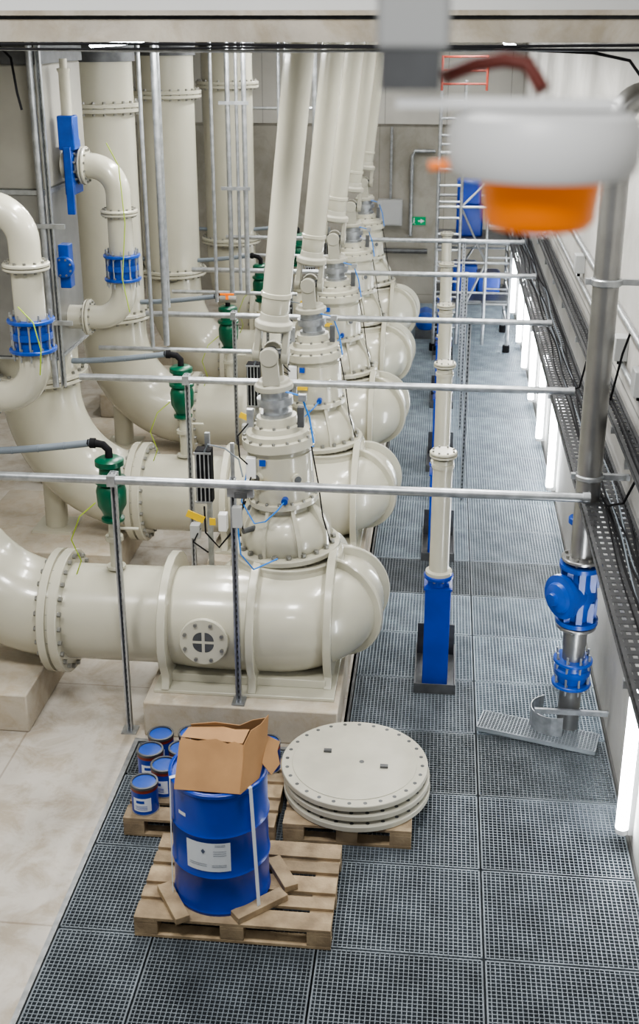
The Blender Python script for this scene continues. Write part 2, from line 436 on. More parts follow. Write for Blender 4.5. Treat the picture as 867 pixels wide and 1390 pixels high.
# ---------------------------------------------------------------- instrument stands
st=thing("instrument_stand","strut stand with black transmitter and yellow tags beside a pump","instrument stand",(-1.85,8.9,0.3),"instrument stands")
part(MB().bx(-1.87,-1.83,8.95,8.99,0.3,2.08),"stand_post",st,STEEL)
part(MB().bx(-1.66,-1.63,8.95,8.98,0.3,2.0),"stand_post",st,STEEL)
part(MB().bx(-1.925,-1.795,8.80,8.92,1.52,1.98),"transmitter_housing",st,BLACK,bevel=.004)
mb=MB()
for k in range(4): mb.bx(-1.918+k*.034,-1.908+k*.034,8.785,8.80,1.53,1.97)
mb.bx(-1.93,-1.79,8.783,8.80,1.53,1.545).bx(-1.93,-1.79,8.783,8.80,1.955,1.97)
part(mb,"cooling_fins",st,STEEL)
part(MB().box((-1.92,8.72,1.44),(.15,.012,.06),Matrix.Rotation(.4,3,'Y')),"warning_tag",st,YEL)
part(MB().box((-1.78,8.72,1.40),(.05,.012,.06)),"warning_tag",st,YEL)
part(MB().bx(-1.74,-1.67,8.75,8.83,1.30,1.45),"junction_box",st,WHITE,bevel=.005)
part(MB().bx(-1.98,-1.90,8.76,8.84,1.22,1.34),"junction_box",st,GBOX,bevel=.005)
part(MB().sweep([(-1.86,8.8,1.5),(-1.84,8.72,1.3),(-1.72,8.66,1.2),(-1.6,8.68,1.35),(-1.5,8.7,1.6)],.008,6),"sensor_cable",st,BLACK)
part(MB().sweep([(-1.9,8.8,1.3),(-1.94,8.7,1.22),(-1.8,8.6,1.18)],.007,6),"sensor_cable",st,BLACK)
part(MB().sweep([(-1.84,8.78,1.98),(-1.8,8.74,2.06),(-1.66,8.72,2.04),(-1.55,8.72,1.95),(-1.5,8.6,1.85)],.007,6),"sensor_cable",st,GREYH)
for i in range(1,NP): dup(st,(0,D*i,0))

# ---------------------------------------------------------------- discharge pipes with risers
colx=[-3.95,-3.9,-3.87,-3.72,-3.35]
for i in range(NP):
    y=PY-RC+D*i
    cx=colx[i]; xs=cx+1.0
    pipe=thing("riser_pipe","cream discharge pipe with large bend and flanged vertical riser","pipe",(cx,y,0.33),"cream riser pipes")
    xb=min(xs,-2.93)
    R=xb-cx
    pth=[(-2.84,y,ZC)]+[(xb-R*math.sin(math.radians(a)), y, ZC+ (1.05)*(1-math.cos(math.radians(a)))) for a in range(0,91,6)]
    zt=ZC+1.05
    part(MB().sweep(pth+[(cx,y,zt+.1)],[0.385]*(len(pth)+1),44),"pipe_bend",pipe,CREAM)
    fl(pipe,CB,(-2.93,y,ZC),(1,0,0),0.50,0.16,nb=24,bs=.02,pair=True)
    fl(pipe,CB,(cx,y,1.98),(0,0,1),0.47,0.09,nb=24,bs=.018,pair=True)
    if i==1:   # this riser disappears into the flat-sided casing
        part(MB().cyl((cx,y,zt+.05),(cx,y,2.24),0.385,44),"vertical_pipe",pipe,CREAM)
    else:
        part(MB().cyl((cx,y,zt+.05),(cx,y,5.095),0.385,44),"vertical_pipe",pipe,CREAM)
        fl(pipe,CB,(cx,y,4.32),(0,0,1),0.48,0.10,nb=24,bs=.018,pair=True)
        part(MB().cyl((cx,y,4.80),(cx,y,5.095),0.42,40),"deck_collar",pipe,STEELD)
    part(MB().cyl((cx+.05,y,.36),(cx+.05,y,zt-.5),0.115,28),"support_leg",pipe,CREAM)
    part(MB().bx(cx-.16,cx+.26,y-.2,y+.2,.33,.36),"foot_plate",pipe,CREAM)

# ---------------------------------------------------------------- air valves
for i in range(NP):
    y=PY-RC+D*i; x=-2.48 if i<4 else -2.28
    av=thing("air_valve","green air release valve on a cream stub with grey drain hose","valve",(x,y,1.13),"green air valves")
    part(MB().lathe((x,y,1.10),(0,0,1),[(0,.042),(.06,.042),(.06,.075),(.08,.075),(.08,.042),(.30,.042),(.30,.07),(.335,.07),(.335,.042),(.46,.042)],20).cyl((x+.03,y,1.5),(x+.2,y,1.5),.012,8),"stub_pipe",av,CREAM)
    part(MB().lathe((x,y,1.55),(0,0,1),[(0,.055),(.02,.09),(.04,.09),(.05,.065),(.10,.085),(.15,.112),(.27,.118),(.31,.105),(.33,.088),(.34,.122),(.37,.122),(.38,.088),(.46,.082),(.48,.112),(.52,.112),(.54,.08)],28),"valve_body",av,GREEN)
    part(MB().sweep([(x,y,2.08),(x,y,2.15),(x-.04,y,2.19),(x-.1,y,2.2),(x-.16,y,2.2)],.03,14).cyl((x-.1,y,2.2),(x-.14,y,2.2),.04,14),"hose_fitting",av,BLACK)
    hp=[(x-.14-k*.1,y-.01*k,2.2-.05*math.sin(k/16*math.pi)-.002*k) for k in range(0,17)]
    mb=MB().sweep(hp,.028,14)
    for h in hp[::2]: mb.cyl(Vector(h)-Vector((.006,0,0)),Vector(h)+Vector((.006,0,0)),.031,14)
    part(mb,"drain_hose",av,GREYH)
    part(MB().sweep([(x-.1,y-.1,1.75),(x-.22,y-.15,1.65),(x-.3,y-.15,1.45),(x-.25,y-.1,1.25),(x-.3,y-.1,1.12)],.005,6),"earthing_wire",av,GYEL)

# ---------------------------------------------------------------- rails with strut posts
def strut(mb,x,y,z0,z1,w=.042):
    mb.bx(x-w/2,x+w/2,y-.003,y+.0,z0,z1)
    mb.bx(x-w/2,x-w/2+.003,y-.04,y,z0,z1).bx(x+w/2-.003,x+w/2,y-.04,y,z0,z1)
    mb.bx(x-w/2,x-w/2+.012,y-.043,y-.04,z0,z1).bx(x+w/2-.012,x+w/2,y-.043,y-.04,z0,z1)
    n=int((z1-z0)/.05)
    mb.mat(1)
    for k in range(n):
        mb.bx(x-.007,x+.007,y-.0045,y-.0031,z0+.02+k*.05,z0+.045+k*.05)
    mb.mat(0)
    return mb
for i in range(NP):
    y=7.72+D*i*0.985
    rl=thing("pipe_rail","galvanised steel pipe rail spanning the pumps on strut posts","rail",(-2.3,y,0),"galvanised pipe rails")
    x0=-3.9 if i==0 else -3.3
    x1=1.20 if i else 1.06
    part(MB().cyl((x0,y,2.13),(x1,y,2.13),.032,20).cyl((x1-.03,y,2.13),(x1+.02,y,2.13),.04,20).cyl((-.9,y,2.13),(-.82,y,2.13),.038,20),"rail_tube",rl,STEEL)
    part(strut(MB(),-2.30,y+.06,0,2.18).bx(-2.36,-2.24,y-.02,y+.1,0,.012),"strut_post",rl,[STEEL,SLOT])
    part(strut(MB(),-1.43,y+.08,.3,2.16).bx(-1.48,-1.38,y+.0,y+.13,.3,.312),"strut_post",rl,[STEEL,SLOT])
    if i>=2:
        part(strut(MB(),.33,y+.06,0,2.16),"strut_post",rl,[STEEL,SLOT])
    part(MB().bx(-1.47,-1.28,y+.03,y+.08,2.02,2.10),"clamp_bracket",rl,STEEL)
    part(MB().bx(-2.33,-2.27,y-.04,y+.08,2.09,2.17),"clamp_bracket",rl,STEEL)
    part(MB().box((-1.36,y-.03,2.06),(.09,.02,.04)),"clamp_bracket",rl,STEELD)
    part(MB().bx(-1.43,-1.36,y-.02,y+.035,1.80,1.96),"junction_box",rl,GBOX,bevel=.004)
    part(MB().sweep([(-1.39,y,1.80),(-1.37,y-.03,1.6),(-1.3,y+.1,1.42),(-1.15,y+.3,1.42)],.006,6),"sensor_cable",rl,BLUEC)

# ---------------------------------------------------------------- vent standpipes on blue stands
vs=thing("vent_standpipe","cream standpipe bolted on a square blue steel stand in the walkway","pipe stand",(.07,8.75,0),"blue pipe stands")
X,Y=.07,8.75
part(MB().bx(X-.105,X+.105,Y-.08,Y+.12,0.0,.90),"stand_box",vs,BLUE,bevel=.006)
part(MB().cyl((X,Y+.02,.9),(X,Y+.02,.97),.09,24).bx(X-.115,X+.115,Y-.09,Y+.13,.895,.91),"stand_cap",vs,BLUE)
fl(vs,[BLUE,BOLT],(X,Y+.02,.985),(0,0,1),.12,.035,nb=8,bs=.012,name="stand_flange")
part(MB().lathe((X,Y+.02,1.0),(0,0,1),[(0,.108),(.03,.108),(.04,.08),(.93,.08),(.93,.09),(.96,.09),(.96,.08),(1.0,.08)],28),"pipe_tube",vs,CREAM)
fl(vs,CB,(X,Y+.02,2.04),(0,0,1),.108,.05,nb=8,bs=.009,pair=True,name="top_flange")
mb=MB()
for (x0_,x1_,y0_,y1_) in ((X-.17,X+.17,Y-.20,Y-.19),(X-.17,X-.16,Y-.2,Y+.5),(X+.16,X+.17,Y-.2,Y+.5)): mb.bx(x0_,x1_,y0_,y1_,0,.09)
mb.bx(X-.16,X+.16,Y+.46,Y+.47,0,.30).bx(X-.165,X+.165,Y-.195,Y+.46,.001,.006)
part(mb,"floor_upstand",vs,STEELD)
for i in range(1,NP): dup(vs,(0,D*i,0))

# ---------------------------------------------------------------- wall pipe with blue valves
X,Y=1.12,8.15
wp=thing("drain_riser_pipe","stainless vertical pipe with blue gate valve by the wall","pipe",(X,Y,0))
part(MB().sweep([(X,Y,.75),(X,Y,4.6)]+arc((X+.16,Y,4.6),.16,math.pi,math.pi/2,(1,0,0),(0,0,1),8)+[(X+.28,Y,4.76)],.09,28),"upper_tube",wp,STAIN)
part(MB().cyl((X,Y,-.1),(X,Y,.95),.085,28),"lower_tube",wp,STAIN)
SB=[STAIN,BOLT]
fl(wp,SB,(X,Y,.92),(0,0,1),.15,.03,nb=8,bs=.013)
fl(wp,SB,(X,Y,1.48),(0,0,1),.15,.03,nb=8,bs=.013)
mb=MB().lathe((X,Y,.95),(0,0,1),[(0,.16),(.035,.16),(.04,.11),(.11,.12),(.23,.14),(.37,.12),(.45,.11),(.455,.16),(.49,.16)],32)
bd=Vector((-.80,-.6,0)).normalized()
mb.lathe((X,Y,1.2),bd,[(0,.13),(.14,.135),(.15,.17),(.19,.17),(.20,.12),(.23,.11),(.25,.05),(.28,.045)],24)
for z in (1.07,1.33): 
    for t in range(0,360,45):
        d=Vector((math.cos(math.radians(t)),math.sin(math.radians(t)),0)); mb.box(Vector((X,Y,z))+d*.12,(.045,.045,.17))
part(mb,"gate_valve_body",wp,BLUEV)
BB=[BLUEV,BOLT]
fl(wp,BB,(X,Y,.42),(0,0,1),.15,.03,nb=8,bs=.011,name="coupling_flange")
fl(wp,BB,(X,Y,.62),(0,0,1),.15,.03,nb=8,bs=.011,name="coupling_flange")
part(MB().lathe((X,Y,.44),(0,0,1),[(0,.11),(.05,.125),(.07,.14),(.11,.14),(.12,.125),(.17,.11)],28),"pipe_coupling",wp,BLUEV)
for t in range(0,360,45):
    d=Vector((math.cos(math.radians(t+20)),math.sin(math.radians(t+20)),0)); part(MB().cyl(Vector((X,Y,.36))+d*.128,Vector((X,Y,.69))+d*.128,.009,8),"tie_rod",wp,STEEL)
part(MB().flange((X,Y,3.55),(0,0,1),.108,.05,bolts=False).bx(X-.14,X+.29,Y-.02,Y+.02,3.53,3.57),"pipe_clamp",wp,STEEL)
part(MB().flange((X,Y,2.13),(0,0,1),.104,.04,bolts=False).bx(X-.13,X+.29,Y-.02,Y+.02,2.11,2.15),"pipe_clamp",wp,STEEL)
cl=thing("floor_collar","curved galvanised steel collar around the floor opening of the wall pipe","collar",(X-.15,Y-.05,0))
mb=MB()
for k in range(12):
    t=math.radians(110+k*15); t2=math.radians(110+(k+1)*15); r=.17; c=(X-.12,Y-.02)
    p=[(c[0]+r*math.cos(t),c[1]+r*math.sin(t),0.0),(c[0]+r*math.cos(t2),c[1]+r*math.sin(t2),0.0),(c[0]+(r+.008)*math.cos(t2),c[1]+(r+.008)*math.sin(t2),0.0),(c[0]+(r+.008)*math.cos(t),c[1]+(r+.008)*math.sin(t),0.0)]
    mb.poly(p,(0,0,.2))
part(mb,"collar_ring",cl,STEEL)
part(MB().bx(X-.28,X+.28,Y-.19,Y-.16,.27,.275).bx(X-.28,X+.28,Y-.165,Y-.16,.22,.275),"steel_angle",cl,STEEL)
sp=thing("thin_drain_pipe","thin grey vertical pipe with blue fitting by the wall","pipe",(1.2,9.3,0))
part(MB().cyl((1.22,9.3,0),(1.22,9.3,1.9),.04,16),"pipe_tube",sp,STAIN)
fl(sp,BB,(1.22,9.3,1.3),(0,0,1),.08,.06,bolts=False,name="pipe_coupling")
fl(sp,BB,(1.22,9.3,.8),(0,0,1),.08,.03,bolts=False,name="pipe_coupling")
LG=mk("cut_grating_steel",(0.27,0.30,0.325),rough=.45,metal=.4,var=.15,scale=5)
o=grate_panel(0.92,0.30,False,"floor_grating","loose cut grating strip lying tilted beside the wall pipe",0.45,7.75,p=.026,mat=LG,th=.005)
o.location=(0.40,7.98,0.075); o.rotation_euler=(math.radians(-5),math.radians(2.0),math.radians(-13))

# ---------------------------------------------------------------- cable trays + cables
ty0,ty1=4.6,22.5
def tray(x0,x1,z,h,label):
    tr=thing("cable_tray",label,"cable tray",(x0,ty0,z),"wall cable trays")
    mb=MB()
    for x in (x0,x1):
        mb.bx(x-.002,x+.002,ty0,ty1,z,z+h*.3).bx(x-.002,x+.002,ty0,ty1,z+h*.7,z+h).bx(x-.012,x+.012,ty0,ty1,z+h-.002,z+h+.002)
        y=ty0
        while y<ty1:
            mb.bx(x-.002,x+.002,y,y+.035,z+h*.28,z+h*.72); y+=.075
    y=ty0
    while y<ty1:
        mb.bx(x0,x1,y,y+.05,z-.002,z+.002); y+=.09
    n=int((x1-x0)/.05)
    for k in range(n+1):
        x=x0+(x1-x0)*k/n; mb.bx(x-.012,x+.012,ty0,ty1,z-.003,z+.001)
    part(mb,"tray_channel",tr,TRAYM)
    y=5.6
    while y<22:
        part(MB().bx(x0-.02,1.415,y-.02,y+.02,z-.05,z-.003).bx(1.37,1.415,y-.02,y+.02,z-.32,z-.003),"tray_bracket",tr,STEEL); y+=2.6
tray(1.06,1.37,1.95,.07,"long dark perforated cable tray bracketed along the concrete wall")
tray(1.27,1.38,2.50,.04,"narrow dark perforated cable tray higher on the concrete wall")
def wobble(x,z,y0,y1,amp,seed):
    rr=random.Random(seed); out=[]; y=y0; a=rr.random()*6;b=rr.random()*6
    while y<=y1:
        out.append((x+amp*math.sin(y*1.1+a)+amp*.6*math.sin(y*2.7+b),y,z+.3*amp*math.sin(y*1.9+b))); y+=.2
    return out
for k in range(7):
    x=1.20+k*.024; r=[.006,.009,.006,.008,.007][k%5]
    mt=[BLACK,BLACK,GREYH,BLACK,BLACK,GREYH,BLACK][k]
    z=1.958+r
    solo(MB().sweep(wobble(x,z,ty0,ty1,.020,k),r,8),"power_cable","%s cable lying in the wall cable tray"%("black" if mt is BLACK else "grey"),"cable",mt,(x,ty0,z),"cables in the tray")
for k in range(2):
    x=1.30+k*.04; z=2.513
    solo(MB().sweep(wobble(x,z,ty0,ty1,.008,k+20),.008,8),"power_cable","black cable lying in the narrow wall tray","cable",BLACK,(x,ty0,z),"cables in the narrow tray")
for k,(z,r,mt) in enumerate([(2.78,.018,STEEL),(3.12,.022,STEEL)]):
    solo(MB().sweep([(1.385,5,z),(1.385,22.5,z)],r,10),"wall_conduit","galvanised conduit running along the concrete wall","conduit",mt,(1.385,5,z),"wall conduits")
for k,(y,zt,zb) in enumerate([(7.3,2.7,2.05),(8.6,3.1,2.1),(10.2,2.9,2.0)]):
    solo(MB().sweep([(1.39,y,zt),(1.36,y+.1,zt-.2),(1.28,y+.25,zb+.12),(1.22,y+.45,zb+.02),(1.22,y+.7,zb-.03)],.009,8),"drop_cable","black cable dropping from wall conduit into the tray","cable",BLACK,(1.36,y,zt),"wall drop cables")
for y,z in ((7.9,2.92),(8.9,2.9),(12.0,2.95)):
    b=thing("junction_box","small grey junction box fixed to the concrete wall","junction box",(1.38,y,z),"wall junction boxes")
    part(MB().bx(1.32,1.42,y-.08,y+.08,z-.09,z+.09),"box_body",b,GBOX,bevel=.006)
    part(MB().cyl((1.37,y,z-.13),(1.37,y,z-.09),.015,10),"cable_gland",b,BLACK)
for y in (6.75,9.9,13.05,14.8,16.5,18.2,19.8,22.0):
    l=thing("wall_lamp","lit white tubular lamp mounted upright on the concrete wall","lamp",(1.38,y,.12),"upright wall lamps")
    part(MB().sweep([(1.345,y,.14),(1.345,y,1.25)],.04,16),"lamp_tube",l,LAMP)
    part(MB().bx(1.385,1.42,y-.03,y+.03,.1,1.29),"lamp_housing",l,WHITE)
    part(MB().cyl((1.35,y,.10),(1.35,y,.14),.042,16),"end_cap",l,WHITE)
    part(MB().cyl((1.35,y,1.25),(1.35,y,1.29),.042,16),"end_cap",l,WHITE)

# ---------------------------------------------------------------- bypass pipes
def bypass(y,label):
    X=-3.0
    b=thing("bypass_pipe",label,"pipe",(X,y,2.5),"bypass pipes")
    r=.115
    top=[(-3.50,y,3.97)]+[(-3.25,y,3.97)]+arc((X-.25,y,3.72),.25,math.pi/2,0,(1,0,0),(0,0,1),10)[1:]+[(X,y,3.16)]
    part(MB().sweep(top,r,28),"upper_bend",b,CREAM)
    bot=[(X,y,2.92)]+[(X,y,2.82)]+arc((X-.27,y,2.82),.27,0,-math.pi/2,(1,0,0),(0,0,1),10)[1:]+[(-3.6,y,2.55)]
    part(MB().sweep(bot,r,28),"lower_bend",b,CREAM)
    for c,a in (((X,y,3.55),(0,0,1)),((-3.30,y,3.97),(1,0,0)),((-3.36,y,2.55),(1,0,0))):
        fl(b,CB,c,a,.172,.055,nb=12,bs=.012,pair=True)
    for z in (3.15,2.93): fl(b,BB,(X,y,z),(0,0,1),.175,.028,nb=12,bs=.011,name="coupling_flange")
    part(MB().lathe((X,y,2.93),(0,0,1),[(0,.13),(.085,.13),(.085,.155),(.135,.155),(.135,.13),(.22,.13)],28),"pipe_coupling",b,BLUEV)
    for k in range(12):
        t=k/12*6.283+.2; part(MB().cyl((X+.15*math.cos(t),y+.15*math.sin(t),2.86),(X+.15*math.cos(t),y+.15*math.sin(t),3.21),.008,6),"tie_rod",b,STEEL)
    return b
bypass(PY-RC,"cream S-shaped bypass pipe with blue flanged coupling on a riser")
bypass(PY-RC+D,"cream S-shaped bypass pipe with blue coupling below a slide valve")
y=PY-RC+D-.1; vx=-3.40
va=thing("slide_valve","tall slim blue slide valve actuator with cream cylinder on top","valve",(vx,y,3.8))
part(MB().bx(vx-.05,vx+.04,y-.06,y+.22,3.72,4.2),"valve_body",va,BLUEV,bevel=.01)
fl(va,BB,(vx+.01,y+.1,3.97),(1,0,0),.19,.06,nb=12,bs=.013,name="valve_flange")
part(MB().bx(vx-.075,vx+.075,y-.08,y+.08,4.12,4.42),"actuator",va,BLUEV,bevel=.012)
part(MB().bx(vx-.03,vx+.04,y-.10,y-.06,3.55,4.15),"yoke",va,BLUEV,bevel=.006)
part(MB().lathe((vx,y,4.40),(0,0,1),[(0,.065),(.02,.065),(.02,.05),(.38,.05),(.40,.06),(.42,.06),(.42,.035),(.50,.035)],20),"actuator_cylinder",va,CREAM)
va2=thing("slide_valve","blue valve with round flange fixed against the metal shroud","valve",(-3.46,y-.1,3.1))
part(MB().bx(-3.50,-3.40,y-.25,y-.12,2.90,3.30),"valve_body",va2,BLUEV,bevel=.008)
fl(va2,BB,(-3.45,y-.27,3.1),(0,1,0),.10,.05,nb=8,bs=.010,name="valve_flange")
sh=thing("riser_shroud","flat-sided grey-beige casing above a brushed steel box shroud","shroud",(-4.1,10.9,2.24))
part(MB().bx(-4.75,-3.54,10.44,11.35,2.26,3.76),"shroud_panel",sh,STAIN,bevel=.01)
part(MB().bx(-4.77,-3.52,10.42,11.37,3.76,3.80),"shroud_edge",sh,STEEL)
part(MB().bx(-4.77,-3.52,10.42,11.37,2.24,2.26),"shroud_edge",sh,STEEL)
part(MB().bx(-4.75,-3.54,10.47,11.75,3.80,4.86),"upper_casing",sh,PIER,bevel=.02)
part(MB().bx(-4.78,-3.52,10.45,11.77,4.86,5.095),"deck_collar",sh,STEELD)

# ---------------------------------------------------------------- hanging conduits
cond=[(-2.78,11.6,2.1,.03),(-3.56,10.36,2.0,.03),(-2.55,13.2,2.2,.02),(-2.62,14.6,2.0,.03),(-2.42,14.6,2.0,.03),(-2.52,14.65,2.0,.02),(-1.95,14.9,2.2,.035),(-1.85,17.2,2.0,.035),(-2.2,17.2,2.0,.025),(-2.9,11.5,2.1,.02),(-3.15,13.3,2.1,.03),(-2.05,14.95,2.1,.02)]
for x,y,z0,r in cond:
    solo(MB().cyl((x,y,z0),(x,y,5.095),r,14),"vertical_conduit","galvanised conduit hanging from the concrete deck","conduit",STEEL,(x,y,z0),"hanging conduits")
solo(strut(MB(),-3.49,10.40,2.0,5.095),"strut_channel","perforated galvanised strut channel hanging from the deck","strut",[STEEL,SLOT],(-3.49,10.40,2.0))
for (x0,x1,y,z) in ((-3.5,-1.9,11.62,2.05),(-3.4,-1.8,14.62,2.0),(-3.0,-1.3,17.22,2.0),(-3.3,-1.2,19.8,3.9)):
    solo(MB().cyl((x0,y,z),(x1,y,z),.025,12),"cross_conduit","horizontal galvanised conduit between hanging conduits","conduit",STEEL,(x0,y,z),"hanging conduits")
for (x0,x1,y,z) in ((-3.62,-3.35,10.34,2.62),(-3.62,-3.35,10.34,3.5),(-2.72,-2.36,14.57,3.3),(-2.72,-2.36,14.57,4.3)):
    solo(MB().bx(x0,x1,y-.015,y+.015,z-.02,z+.02),"cross_bracket","short galvanised channel bracket tying hanging conduits together","bracket",STEEL,(x0,y,z),"conduit brackets")
solo(MB().sweep([(-3.0,10.6,4.2),(-2.9,10.6,4.0),(-2.86,10.55,3.5),(-2.9,10.5,3.0),(-2.85,10.5,2.7)],.005,6),"earthing_wire","thin green-yellow earthing wire looping down beside a riser","wire",GYEL,(-3,10.6,4.2))
solo(MB().sweep([(-3.0,8.05,3.3),(-2.88,8.0,3.2),(-2.84,8.0,3.0),(-2.88,8.05,2.8)],.005,6),"earthing_wire","thin green-yellow earthing wire bridging a blue coupling","wire",GYEL,(-3,8.05,3.3))
bv=thing("ball_valve","small orange handled ball valve on a hose line","valve",(-2.45,13.35,2.2))
part(MB().cyl((-2.55,13.35,2.2),(-2.35,13.35,2.2),.04,14),"valve_body",bv,BOLT)
part(MB().box((-2.45,13.3,2.27),(.16,.03,.02)).box((-2.45,13.3,2.24),(.03,.03,.06)),"valve_handle",bv,ORANGE)

# ---------------------------------------------------------------- beam cables
for k,(z,y,r,mt) in enumerate([(5.080,6.985,.008,BLACK),(5.050,7.1,.009,STEEL),(5.062,6.97,.006,BLACK)]):
    pts=[(LX+i*.4,y,z+.006*math.sin(i*.7+k*2)) for i in range(0,20)]
    pts=[p for p in pts if p[0]<1.3]+[(1.33,y,z),(1.38,y,z-.02)]
    solo(MB().sweep(pts,r,8),"ceiling_cable","%s clipped under the concrete edge beam"%("black cable" if mt is BLACK else "thin galvanised conduit"),"cable",mt,(LX,y,z),"cables under the beam")
solo(MB().sweep([(.3,7.12,5.06),(.8,7.12,5.04),(1.0,7.12,5.0),(1.08,7.1,4.9),(1.1,7.1,4.72)],.009,8),"hanging_cable","black cable drooping from the edge beam","cable",BLACK,(.8,7.1,5.0))
solo(MB().sweep([(-2.7,7.3,5.08),(-2.62,7.3,5.0),(-2.6,7.3,4.8),(-2.58,7.3,4.7)],.008,8),"hanging_cable","black cable looping down beside a riser","cable",BLACK,(-2.6,7.3,5.0))

# ---------------------------------------------------------------- end wall details
ex0=-1.06
eb=thing("electrical_box","grey electrical cabinet fixed to the end wall with conduits","electrical box",(ex0,BY-.2,2.0))
part(MB().bx(ex0-.24,ex0+.24,BY-.24,BY-.005,1.42,1.92),"box_body",eb,GBOX,bevel=.01)
part(MB().bx(ex0-.21,ex0+.21,BY-.255,BY-.24,1.45,1.89),"box_door",eb,GBOX,bevel=.004)
part(MB().cyl((ex0,BY-.1,1.92),(ex0,BY-.1,3.3),.025,10),"conduit",eb,STEEL)
part(MB().sweep([(-.65,BY-.08,1.2),(-.65,BY-.08,2.75),(-.6,BY-.08,2.85),(-.2,BY-.08,2.85)],.035,12),"conduit",eb,STEEL)
exx=-.50
ex=thing("exit_sign","green emergency exit sign with white arrow and running figure","sign",(exx,BY-.03,1.5))
part(MB().bx(exx-.15,exx+.15,BY-.035,BY-.003,1.41,1.57),"sign_plate",ex,EXITG)
yy=BY-.038
def ez(x,z): return (exx+x*1.25,yy,1.49+z*1.25)
mb=MB()
mb.poly([ez(.04,.035),ez(.10,0),ez(.04,-.035)],(0,-.002,0)).poly([ez(0,.01),ez(.04,.01),ez(.04,-.01),ez(0,-.01)],(0,-.002,0))
mb.poly([ez(-.08,.02),ez(-.055,.02),ez(-.055,-.02),ez(-.08,-.02)],(0,-.002,0)).lathe(ez(-.066,.036),(0,-1,0),[(0,.015),(.002,.015)],10)
mb.poly([ez(-.08,-.02),ez(-.10,-.05),ez(-.09,-.05),ez(-.065,-.02)],(0,-.002,0)).poly([ez(-.07,-.02),ez(-.04,-.05),ez(-.05,-.05),ez(-.078,-.02)],(0,-.002,0))
part(mb,"sign_pictogram",ex,PAPER)["kind"]="stuff"
solo(MB().sweep([(-3.0,BY-.1,.9),(-.3,BY-.1,.9)],.05,12),"wall_pipe","dark pipe along the end wall","pipe",STEELD,(-1,BY-.1,.9))
mp=thing("motor_pump","small blue motor pump standing at the aisle end","pump",(-.25,20.6,0))
part(MB().cyl((-.25,20.4,.3),(-.25,20.9,.3),.15,20).lathe((-.25,20.35,.3),(0,1,0),[(0,.05),(.05,.17),(.09,.17)],20),"motor_body",mp,BLUEV)
part(MB().bx(-.42,-.08,20.35,20.9,0,.15),"motor_base",mp,STEELD)

# ---------------------------------------------------------------- scaffold tower
sc=thing("scaffold_tower","tall silver aluminium mobile scaffold tower with ladder frames","scaffold",(.5,20.2,0))
sx0,sx1,sy0,sy1,szt=-.10,1.13,19.6,21.0,4.35
sm=.28
for x,y,zt_ in ((sx0,sy0,szt),(sm,sy0,szt),(sx0,sy1,szt),(sx1,sy0,3.3),(sx1,sy1,3.3),(.72,sy0,3.3)):
    part(MB().cyl((x,y,0.12),(x,y,zt_),.028,10),"upright_tube",sc,STEEL)
z=.4
while z<szt:
    part(MB().cyl((sx0,sy0,z),(sm,sy0,z),.02,8),"ladder_rung",sc,STEEL)
    if z<3.3: part(MB().cyl((sx1,sy0,z),(sx1,sy1,z),.018,8),"ladder_rung",sc,STEEL)
    z+=.26
z=.55
while z<3.2:
    part(MB().cyl((.72,sy0,z),(sx1,sy0,z),.018,8),"ladder_rung",sc,STEEL); z+=.26
for z in (.5,1.0,1.5,2.4,3.25):
    part(MB().cyl((sx0,sy0,z),(sx1,sy0,z),.022,8),"cross_tube",sc,STEEL)
    part(MB().cyl((sx0,sy1,z),(sx1,sy1,z),.022,8),"cross_tube",sc,STEEL)
part(MB().cyl((sm,sy0,.5),(.72,sy0,1.5),.018,8),"brace_tube",sc,STEEL)
part(MB().cyl((.72,sy0,1.5),(sm,sy0,2.4),.018,8),"brace_tube",sc,STEEL)
part(MB().cyl((sm,sy0,2.4),(sx1,sy0,3.25),.018,8),"brace_tube",sc,STEEL)
part(MB().cyl((sx0,sy1,.5),(sx1,sy1,2.4),.018,8),"brace_tube",sc,STEEL)
part(MB().cyl((sx0,sy0,3.0),(sx0,sy1,4.2),.018,8),"brace_tube",sc,STEEL)
for z in (.82,1.78): part(MB().bx(sx0,sx1,sy0+.05,sy1,z,z+.04),"platform_deck",sc,STEELD)
for x in (sx0,sx1):
    for y in (sy0,sy1): part(MB().cyl((x,y,0.0),(x,y,.12),.06,12),"castor_base",sc,BLACK)
gx=.6
mb=MB().cyl((sx0,sy0-.05,4.2),(sx0,sy0-.05,4.72),.02,8).cyl((gx,sy0-.05,4.2),(gx,sy0-.05,4.72),.02,8)
for z in (4.3,4.5,4.7): mb.cyl((sx0,sy0-.05,z),(gx,sy0-.05,z),.016,8)
part(mb,"guard_frame",sc,RED,label="red guard rail frame")
for x0_,x1_,z0,z1 in ((.22,.66,1.82,2.35),(.22,.62,2.35,2.75),(.20,.60,.86,1.35),(.62,1.0,.86,1.2)):
    bc=thing("blue_crate","blue plastic crate stored on a scaffold platform","crate",((x0_+x1_)/2,20.5,z0),"blue crates")
    part(MB().bx(x0_,x1_,20.2,20.7,z0,z1),"crate_body",bc,BLUE,bevel=.03)
    part(MB().bx(x0_-.01,x1_+.01,20.19,20.71,z1-.07,z1-.03),"crate_rim",bc,BLUEV)

